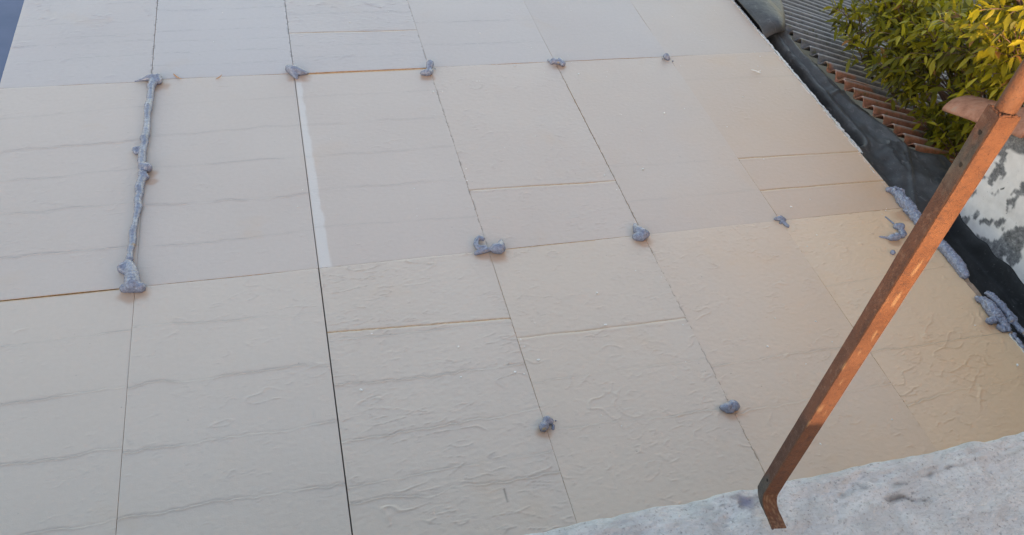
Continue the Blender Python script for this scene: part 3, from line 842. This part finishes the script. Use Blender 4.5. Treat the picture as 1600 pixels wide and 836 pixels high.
def coping_tile(y, far_taper):
    bm = bmesh.new()
    seg, ln = 14, 10
    A = Vector((2.80, y, wtop(y) + 0.004))
    D = Vector((0, -1, 0.40)).normalized()
    side = Vector((1, 0, 0)); up = side.cross(D).normalized()
    if up.z < 0: up = -up
    rows = []
    for j in range(ln + 1):
        t = j / ln
        r = 0.100 + 0.022 * t + (0.006 if j == ln else 0)
        ctr = A + D * (0.44 * t)
        row = []
        for rr in (r, r - 0.014):
            for k in range(seg + 1):
                a = math.pi * (0.02 + 0.96 * k / seg)
                nse = 1 + 0.02 * mnoise.noise(Vector((k * .7, j * .5, y * 5)))
                row.append(bm.verts.new(ctr + side * math.cos(a) * rr * 1.15 * nse + up * (math.sin(a) * rr * 0.62 * nse)))
        rows.append(row)
    n = seg + 1
    for p, q in zip(rows, rows[1:]):
        for k in range(seg):
            bm.faces.new((p[k], p[k + 1], q[k + 1], q[k]))
            bm.faces.new((p[n + k + 1], p[n + k], q[n + k], q[n + k + 1]))
        bm.faces.new((p[0], q[0], q[n], p[n])); bm.faces.new((p[seg], p[n + seg], q[n + seg], q[seg]))
    for p in (rows[0], rows[-1]):
        for k in range(seg): bm.faces.new((p[k], p[k + 1], p[n + k + 1], p[n + k]))
    from_bm('coping_tile', bm, MTILE, wall, smooth=True)
for k in range(5):
    coping_tile(2.30 - 0.36 * k, k == 0)

# ------------------------------------------------------------------ concrete ledge in the foreground
nx, ny = 900, 120
LX0, LX1 = -1.6, 3.0
xs = np.linspace(LX0, LX1, nx)
edge = 0.705 + 0.0012 * field(nx, 8, xs[1] - xs[0], 1, .12, .01, 950)[0] + 0.0012 * field(nx, 8, xs[1] - xs[0], 1, .03, .01, 951)[0]
edge += 0.010 * sstep(1.0, 1.8, xs) - 0.006 * np.exp(-((xs - 0.40) / 0.07) ** 2) - 0.005 * np.exp(-((xs - 0.90) / 0.03) ** 2)
vs = np.concatenate([np.linspace(0, 0.06, 24), np.linspace(0.064, 0.54, ny - 24)])
X = np.repeat(xs[None, :], ny, 0)
Y = edge[None, :] - vs[:, None]
d = vs[:, None]
dx = xs[1] - xs[0]
nz = field(nx, ny, dx, .0045, .10, .06, 960); nz2 = field(nx, ny, dx, .0045, .03, .02, 961)
z = 0.50 + 0.0020 * nz + 0.0013 * nz2 - 0.016 * np.exp(-d / 0.010) - 0.05 * np.exp(-d / 0.0022)
yk = 0.632 + 0.045 * (xs - 1.0) + 0.006 * field(nx, 8, dx, 1, .10, .01, 970)[0]
cm = sstep(-0.6, 0.4, field(nx, 8, dx, 1, .10, .01, 971)[0]) * sstep(0.98, 1.06, xs) * sstep(1.72, 1.5, xs)
crack = np.exp(-((Y - yk[None, :]) / 0.006) ** 2) * cm[None, :]
yk2 = 0.615 - 0.35 * (xs - 1.20)
crack2 = 0.8 * np.exp(-((Y - yk2[None, :] - 0.004 * nz2) / 0.0050) ** 2) * (sstep(1.17, 1.20, xs) * sstep(1.30, 1.27, xs))[None, :]
patch = np.exp(-(((X - 0.845) / 0.05) ** 2 + ((Y - 0.668) / 0.016) ** 2)) * sstep(-0.2, 0.5, nz2)
crack = np.clip(np.maximum(np.maximum(crack * (0.30 + 0.35 * nz2), crack2), 0.75 * patch), 0, 1)
z -= 0.006 * crack
fs = np.exp(-(((X - 0.868) / 0.016) ** 2 + ((Y - 0.668) / 0.020) ** 2)) * sstep(-0.5, 0.4, nz2)
fs = np.clip(0.6 * fs, 0, 1)
top = np.stack([X, Y, z], -1).reshape(-1, 3)
# front and back faces
f0 = top[:nx].copy(); f1 = f0.copy(); f1[:, 2] = -3.6; f1[:, 1] = 0.69
b0 = top[-nx:].copy(); b1 = b0.copy(); b1[:, 2] = 0.395
n0 = nx * ny
i = np.arange(nx - 1)
co = np.concatenate([top, f0, f1, b0, b1])
qq = np.concatenate([grid_quads(nx, ny)[:, ::-1],
                     np.stack([n0 + i + 1, n0 + i, n0 + nx + i, n0 + nx + i + 1], -1),
                     np.stack([n0 + 2 * nx + i, n0 + 2 * nx + i + 1, n0 + 3 * nx + i + 1, n0 + 3 * nx + i], -1)])
zz = np.zeros(4 * nx)
me = mesh_np('concrete_ledge', co, qq, True, {'crack': np.concatenate([crack.ravel(), zz]), 'foamstain': np.concatenate([fs.ravel(), zz])})
tag(link('concrete_ledge', me, MCONC), 'rough grey concrete ledge with cracks, in the lower right foreground', 'ledge')

# ------------------------------------------------------------------ rusty stay post
post = empty('rusty_post', (0.875, 0.645, 0.50))
tag(post, 'rusty angle iron post with a bent foot standing on the ledge', 'post')
axis = Vector((0.0, 0.02, 1.0)).normalized()
base = Vector((0.8752, 0.6464, 0.567)) - axis * 0.055
UA, VA = R(-9.4), R(80.6)                     # right leg, left leg directions
U = Vector((math.cos(UA), math.sin(UA), 0)); V = Vector((math.cos(VA), math.sin(VA), 0))
U = (U - axis * U.dot(axis)).normalized(); V = (V - axis * V.dot(axis) - U * V.dot(U)).normalized()
LEG, TH = 0.0300, 0.0040
TOPZ = 0.992
# path of the ridge line: from the top down, then bent towards the camera on to the ledge
path = []
for t in np.linspace(TOPZ, 0.055, 110): path.append((base + axis * t, V.copy(), t))
R0 = 0.030
fdir = (-V + U * 0.16).normalized()
c0 = base + axis * 0.055
for k in range(1, 9):
    a = k / 8 * R(97)
    p = c0 - axis * (R0 * math.sin(a)) + fdir * (R0 * (1 - math.cos(a)))
    nv = (-fdir * math.cos(a) - axis * math.sin(a))
    path.append((p, nv, 0.05 - 0.05 * k / 8))
lastp, lastn, _ = path[-1]
tang = (fdir * math.sin(R(97)) - axis * math.cos(R(97)))
for k in range(1, 9):
    path.append((lastp + (fdir - axis * 0.12) * 0.0032 * k, lastn, -0.0038 * k))
def plate(name, which, mat):
    co, grey, patch = [], [], []
    NW = 15
    rows = []
    for (p, nv, t) in path:
        w = LEG
        if which == 'left':
            w = LEG if t > 0.05 else max(0.007, LEG - (0.05 - t) * 0.6)
        o = U if which == 'right' else nv
        nrm = nv if which == 'right' else U          # thickness goes inwards
        row = []
        s0 = 0.0 if which == 'right' else TH * 0.9
        for side in (0, 1):
            for k in range(NW):
                s = s0 + (w - s0) * k / (NW - 1)
                jit = 0.0008 * mnoise.noise(Vector((t * 20, s * 60, 3 + side)))
                q = p + o * s + nrm * (TH * side + jit)
                co.append(q[:])
                g = 0.0; pt = 0.0
                n = mnoise.noise(Vector((t * 24, s * 85, 1)))
                if which == 'left':
                    g = max(1 - abs(t - 0.905) / 0.05 + 0.6 * n, 0) * 1.4 if t > .5 else 0
                    g = max(g, min(1, (0.105 - t) / 0.02 + n * .8 - (s - .010) * 20))
                    g = max(g, 1.1 - abs(t - 0.958) / 0.02 - abs(s - .012) / .011)
                else:
                    g = max(0, -0.2 - t * 8 + n) * 0.25 if t < 0.02 else 0
                    e = abs(t - 0.50 - 0.2 * mnoise.noise(Vector((t * 12, 7, 0))))
                    pt = max(0, min(1, (n - 0.36 + 0.7 * abs(t - 0.60)) * 9)) * (0.30 < t < 0.74) * (s < 0.020)
                if which == 'right' and t < 0.045:
                    pt = max(pt, 0.8 * (mnoise.noise(Vector((t * 160, s * 190, 8))) > 0.08))
                grey.append(max(0, min(1, g))); patch.append(pt)
        rows.append(row)
    m, n = len(path), NW * 2
    q = []
    for j in range(m - 1):
        for k in range(NW - 1):
            a = j * n + k
            q.append((a, a + 1, a + n + 1, a + n))
            b = a + NW
            q.append((b + 1, b, b + n, b + n + 1))
        for k in (0, NW - 1):
            a = j * n + k; b = a + NW
            q.append((a, a + n, b + n, b) if k == 0 else (b, b + n, a + n, a))
    for j in (0, m - 1):
        for k in range(NW - 1):
            a = j * n + k
            q.append((a + 1, a, a + NW, a + NW + 1) if j == 0 else (a, a + 1, a + NW + 1, a + NW))
    me = mesh_np(name, np.array(co), np.array(q), False, {'grey': grey, 'patch': patch})
    bmm = bmesh.new(); bmm.from_mesh(me); bmesh.ops.recalc_face_normals(bmm, faces=bmm.faces); bmm.to_mesh(me); bmm.free()
    return link(name, me, mat, post)
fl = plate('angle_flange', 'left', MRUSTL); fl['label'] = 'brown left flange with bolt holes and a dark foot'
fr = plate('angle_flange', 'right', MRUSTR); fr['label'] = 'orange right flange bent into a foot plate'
# pipe welded into the head of the angle
bm = bmesh.new()
pc = base + U * 0.0178 + V * 0.0178
rings = []
for t in [0.935] + list(np.linspace(0.95, 2.1, 22)):
    rr = 0.0136 * (1 + 0.012 * mnoise.noise(Vector((t * 9, 0, 0))))
    rings.append([bm.verts.new(pc + axis * t + (U * math.cos(a) + V * math.sin(a)) * rr) for a in np.linspace(0, 2 * math.pi, 25)[:-1]])
for p, q in zip(rings, rings[1:]):
    for k in range(24): bm.faces.new((p[k], p[(k + 1) % 24], q[(k + 1) % 24], q[k]))
bm.faces.new(rings[0][::-1]); bm.faces.new(rings[-1])
MPIPE = mat_rust('pipe_rust', [(0.3, (0.085, 0.036, 0.020)), (0.7, (0.13, 0.058, 0.030))], (0.075, 0.038, 0.027), 0.6, None)
from_bm('pipe', bm, MPIPE, post, smooth=True)
# weld bead round the joint
bm = bmesh.new()
wr = random.Random(3)
for k in range(46):
    s = k / 45 * 2 - 1
    q = base + axis * (TOPZ + wr.uniform(-.003, .002)) + (U * (0.027 * s) if s > 0 else V * (0.027 * -s))
    bmesh.ops.create_icosphere(bm, subdivisions=1, radius=wr.uniform(.0014, .0026), matrix=Matrix.Translation(q + (U + V) * 0.002))
from_bm('weld_bead', bm, MRUSTR, post, smooth=True)
# bolt holes in the left flange, dark plugs painting the shade inside
for t, s in ((0.905, 0.0145), (0.958, 0.0152), (0.085, 0.0148)):
    bm = bmesh.new()
    q = base + axis * t + V * s
    r1 = [bm.verts.new(q - U * 0.0006 + (axis * math.sin(a) + V * math.cos(a)) * (0.0034 + 0.0005 * math.sin(3 * a))) for a in np.linspace(0, 2 * math.pi, 17)[:-1]]
    r2 = [bm.verts.new(v.co + U * 0.007) for v in r1]
    for k in range(16): bm.faces.new((r1[k], r1[(k + 1) % 16], r2[(k + 1) % 16], r2[k]))
    bm.faces.new(r1); bm.faces.new(r2)
    from_bm('bolt_hole', bm, MDARK, post)

# ------------------------------------------------------------------ bush over the corrugated roof
bush = empty('leafy_bush', (3.9, 2.6, -3.6))
tag(bush, 'yellow-green leafy bush spreading over the corrugated roof', 'bush')
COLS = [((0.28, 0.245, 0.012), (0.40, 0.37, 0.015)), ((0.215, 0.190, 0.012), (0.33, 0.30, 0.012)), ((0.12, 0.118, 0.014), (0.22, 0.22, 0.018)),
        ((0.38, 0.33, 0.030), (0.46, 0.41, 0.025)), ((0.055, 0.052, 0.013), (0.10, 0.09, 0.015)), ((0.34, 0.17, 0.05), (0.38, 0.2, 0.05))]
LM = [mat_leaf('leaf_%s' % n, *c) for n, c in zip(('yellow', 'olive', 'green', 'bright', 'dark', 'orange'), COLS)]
def leaf_geo(L, Wd, curl, fold):
    """pointed leaf: base at 0, along +x, up +z"""
    pts, faces = [], []
    st = [(0.0, 0.04), (0.14, 0.55), (0.36, 1.0), (0.60, 0.85), (0.82, 0.42), (1.0, 0.0)]
    for t, w in st:
        x = L * t; zc = -curl * L * t * t
        pts += [(x, -Wd * w * .5, zc + fold * Wd * w * .5), (x, 0, zc), (x, Wd * w * .5, zc + fold * Wd * w * .5)]
    for j in range(5):
        a = j * 3
        faces += [(a, a + 3, a + 4, a + 1), (a + 1, a + 4, a + 5, a + 2)]
    return np.array(pts), faces
LEAF_MESH = []
for k in range(12):
    p, f = leaf_geo(rnd.uniform(.075, .105), rnd.uniform(.022, .031), rnd.uniform(0.0, .35), rnd.uniform(.15, .6))
    me = bpy.data.meshes.new('leaf')
    me.from_pydata([tuple(v) for v in p], [], f)
    me.polygons.foreach_set('use_smooth', [True] * len(me.polygons))
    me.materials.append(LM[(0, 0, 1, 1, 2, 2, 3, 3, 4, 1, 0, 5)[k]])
    LEAF_MESH.append((me, p, f))
blobs = [((2.98, 3.42, .04), .10), ((2.86, 3.12, .02), .09), ((2.90, 2.94, .0), .10), ((2.97, 2.62, -.06), .10), ((3.05, 3.38, .2), .15), ((3.0, 3.1, .22), .14), ((2.93, 2.80, .02), .12), ((3.04, 3.22, .12), .17), ((2.86, 2.86, .13), .13), ((3.0, 2.95, .18), .17), ((2.95, 2.74, .28), .18), ((2.88, 2.55, .46), .18), ((2.80, 2.30, .58), .15), ((3.05, 2.68, .10), .17),
         ((3.06, 2.52, .02), .15), ((2.93, 2.40, .26), .15), ((3.00, 2.44, -.06), .12), ((2.86, 2.24, .48), .13), ((2.65, 2.25, .80), .16), ((3.14, 3.12, .26), .2), ((3.2, 2.8, .25), .22),
         ((3.2, 2.5, .3), .22), ((3.0, 2.25, .65), .18), ((2.95, 2.6, .7), .18), ((3.3, 3.3, .2), .22), ((3.1, 2.3, .2), .18)]
rootp = Vector((3.95, 2.5, -3.4))
bmb = bmesh.new()
def limb(bm, pts, r0, r1, seg=6):
    rings = []
    for i, p in enumerate(pts):
        d = (pts[min(i + 1, len(pts) - 1)] - pts[max(i - 1, 0)]).normalized()
        a = d.orthogonal().normalized(); b = d.cross(a)
        r = r0 + (r1 - r0) * i / (len(pts) - 1)
        rings.append([bm.verts.new(p + (a * math.cos(q) + b * math.sin(q)) * r) for q in np.linspace(0, 2 * math.pi, seg + 1)[:-1]])
    for p, q in zip(rings, rings[1:]):
        for k in range(seg): bm.faces.new((p[k], p[(k + 1) % seg], q[(k + 1) % seg], q[k]))
def curve(a, b, sag, n):
    o = []
    wob = Vector((rnd.uniform(-1, 1), rnd.uniform(-1, 1), rnd.uniform(-.3, .3))) * 0.06 * (b - a).length
    for i in range(n + 1):
        t = i / n
        o.append(a.lerp(b, t) + Vector((0, 0, sag * math.sin(t * math.pi))) + wob * math.sin(t * math.pi))
    return o
trunk_top = Vector((3.75, 2.55, -0.75))
limb(bmb, curve(rootp, trunk_top, 0, 8), 0.07, 0.045, 8)
leaves = []       # (matrix, mesh index)
def add_leaf(p, d, scale, hi):
    d = d.normalized()
    up = Vector((rnd.uniform(-.6, .6), rnd.uniform(-.6, .6), 1)).normalized()
    s = up.cross(d)
    if s.length < 1e-3: return
    s.normalize(); u = d.cross(s)
    m = Matrix((( d.x, s.x, u.x), (d.y, s.y, u.y), (d.z, s.z, u.z))).to_4x4()
    m = Matrix.Translation(p) @ m @ Matrix.Scale(scale, 4)
    r = rnd.random()
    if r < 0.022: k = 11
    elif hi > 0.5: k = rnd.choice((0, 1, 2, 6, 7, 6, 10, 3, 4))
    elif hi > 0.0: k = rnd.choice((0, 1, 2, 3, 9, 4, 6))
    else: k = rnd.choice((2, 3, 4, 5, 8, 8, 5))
    leaves.append((m, k))
for (c, r) in blobs:
    c = Vector(c)
    hub = c + Vector((0.25, 0.0, -0.25)) * rnd.uniform(.6, 1.0)
    limb(bmb, curve(trunk_top, hub, 0.05, 6), 0.018, 0.007)
    ntw = int(26 * (r / .16) ** 2)
    for k in range(ntw):
        dirv = Vector((rnd.gauss(0, 1), rnd.gauss(0, 1), rnd.gauss(0, .8))).normalized()
        tip = c + dirv * r * rnd.uniform(.5, 1.05)
        st = hub.lerp(c, rnd.uniform(0, .6))
        pts = curve(st, tip, 0.02, 5)
        limb(bmb, pts, 0.0045, 0.0016, 4)
        hi = (tip.z - c.z) / r + rnd.uniform(-.5, .5) + (0.4 if c.z > .2 else -0.2)  # higher twigs brighter, lower darker: crown light and shade painted by leaf colour
        ax = (pts[-1] - pts[-2]).normalized()
        nl = rnd.randint(7, 12)
        for q in range(nl):
            t = 1 - 0.55 * q / nl * rnd.uniform(.8, 1.1)
            i = min(4, int(t * 5)); p = pts[i].lerp(pts[i + 1], min(1, t * 5 - i))
            ang = q * 2.4 + rnd.uniform(-.4, .4)
            a = ax.orthogonal().normalized(); b = ax.cross(a)
            out = a * math.cos(ang) + b * math.sin(ang)
            dd = ax * rnd.uniform(.35, .9) + out * rnd.uniform(.6, 1.0) + Vector((0, 0, rnd.uniform(-.2, .25)))
            add_leaf(p, dd, rnd.uniform(.52, .90), hi)
from_bm('branches', bmb, MBARK, bush, smooth=True)
# the 300 that show largest stay single leaves; the rest are joined
cpos = Vector((0, 0, 2.0467))
ok = [i for i, (m, k) in enumerate(leaves)]
# leaves hanging in front of the dense crown (towards the camera) are the ones in view
ok.sort(key=lambda i: (leaves[i][0].translation - cpos).length - 0.35 * leaves[i][0].translation.z)
first = set(ok[:300])
acc = {}
for i, (m, k) in enumerate(leaves):
    me, p, f = LEAF_MESH[k]
    if i in first:
        o = bpy.data.objects.new('leaf', me)
        C.objects.link(o)
        o.parent = bush
        o.matrix_parent_inverse = Matrix.Translation(-bush.location)
        o.matrix_basis = m
    else:
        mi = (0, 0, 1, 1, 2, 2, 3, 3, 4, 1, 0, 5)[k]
        vv, ff, mm = acc.setdefault('x', ([], [], []))
        off = len(vv)
        A = np.array(m)
        vv.extend((p @ A[:3, :3].T + A[:3, 3]).tolist())
        ff.extend([tuple(off + q for q in fc) for fc in f])
        mm.extend([mi] * len(f))
vv, ff, mm = acc['x']
me = bpy.data.meshes.new('foliage')
me.from_pydata([tuple(v) for v in vv], [], ff)
for m_ in LM: me.materials.append(m_)
me.polygons.foreach_set('material_index', mm)
me.polygons.foreach_set('use_smooth', [True] * len(ff))
fo = link('foliage', me, None, bush)
fo['kind'] = 'stuff'
print('leaves', len(leaves))

print('tris', sum(sum(len(p.vertices) - 2 for p in o.data.polygons) for o in S.objects if o.type == 'MESH' and o.name.split('.')[0] == 'insulation_board'))
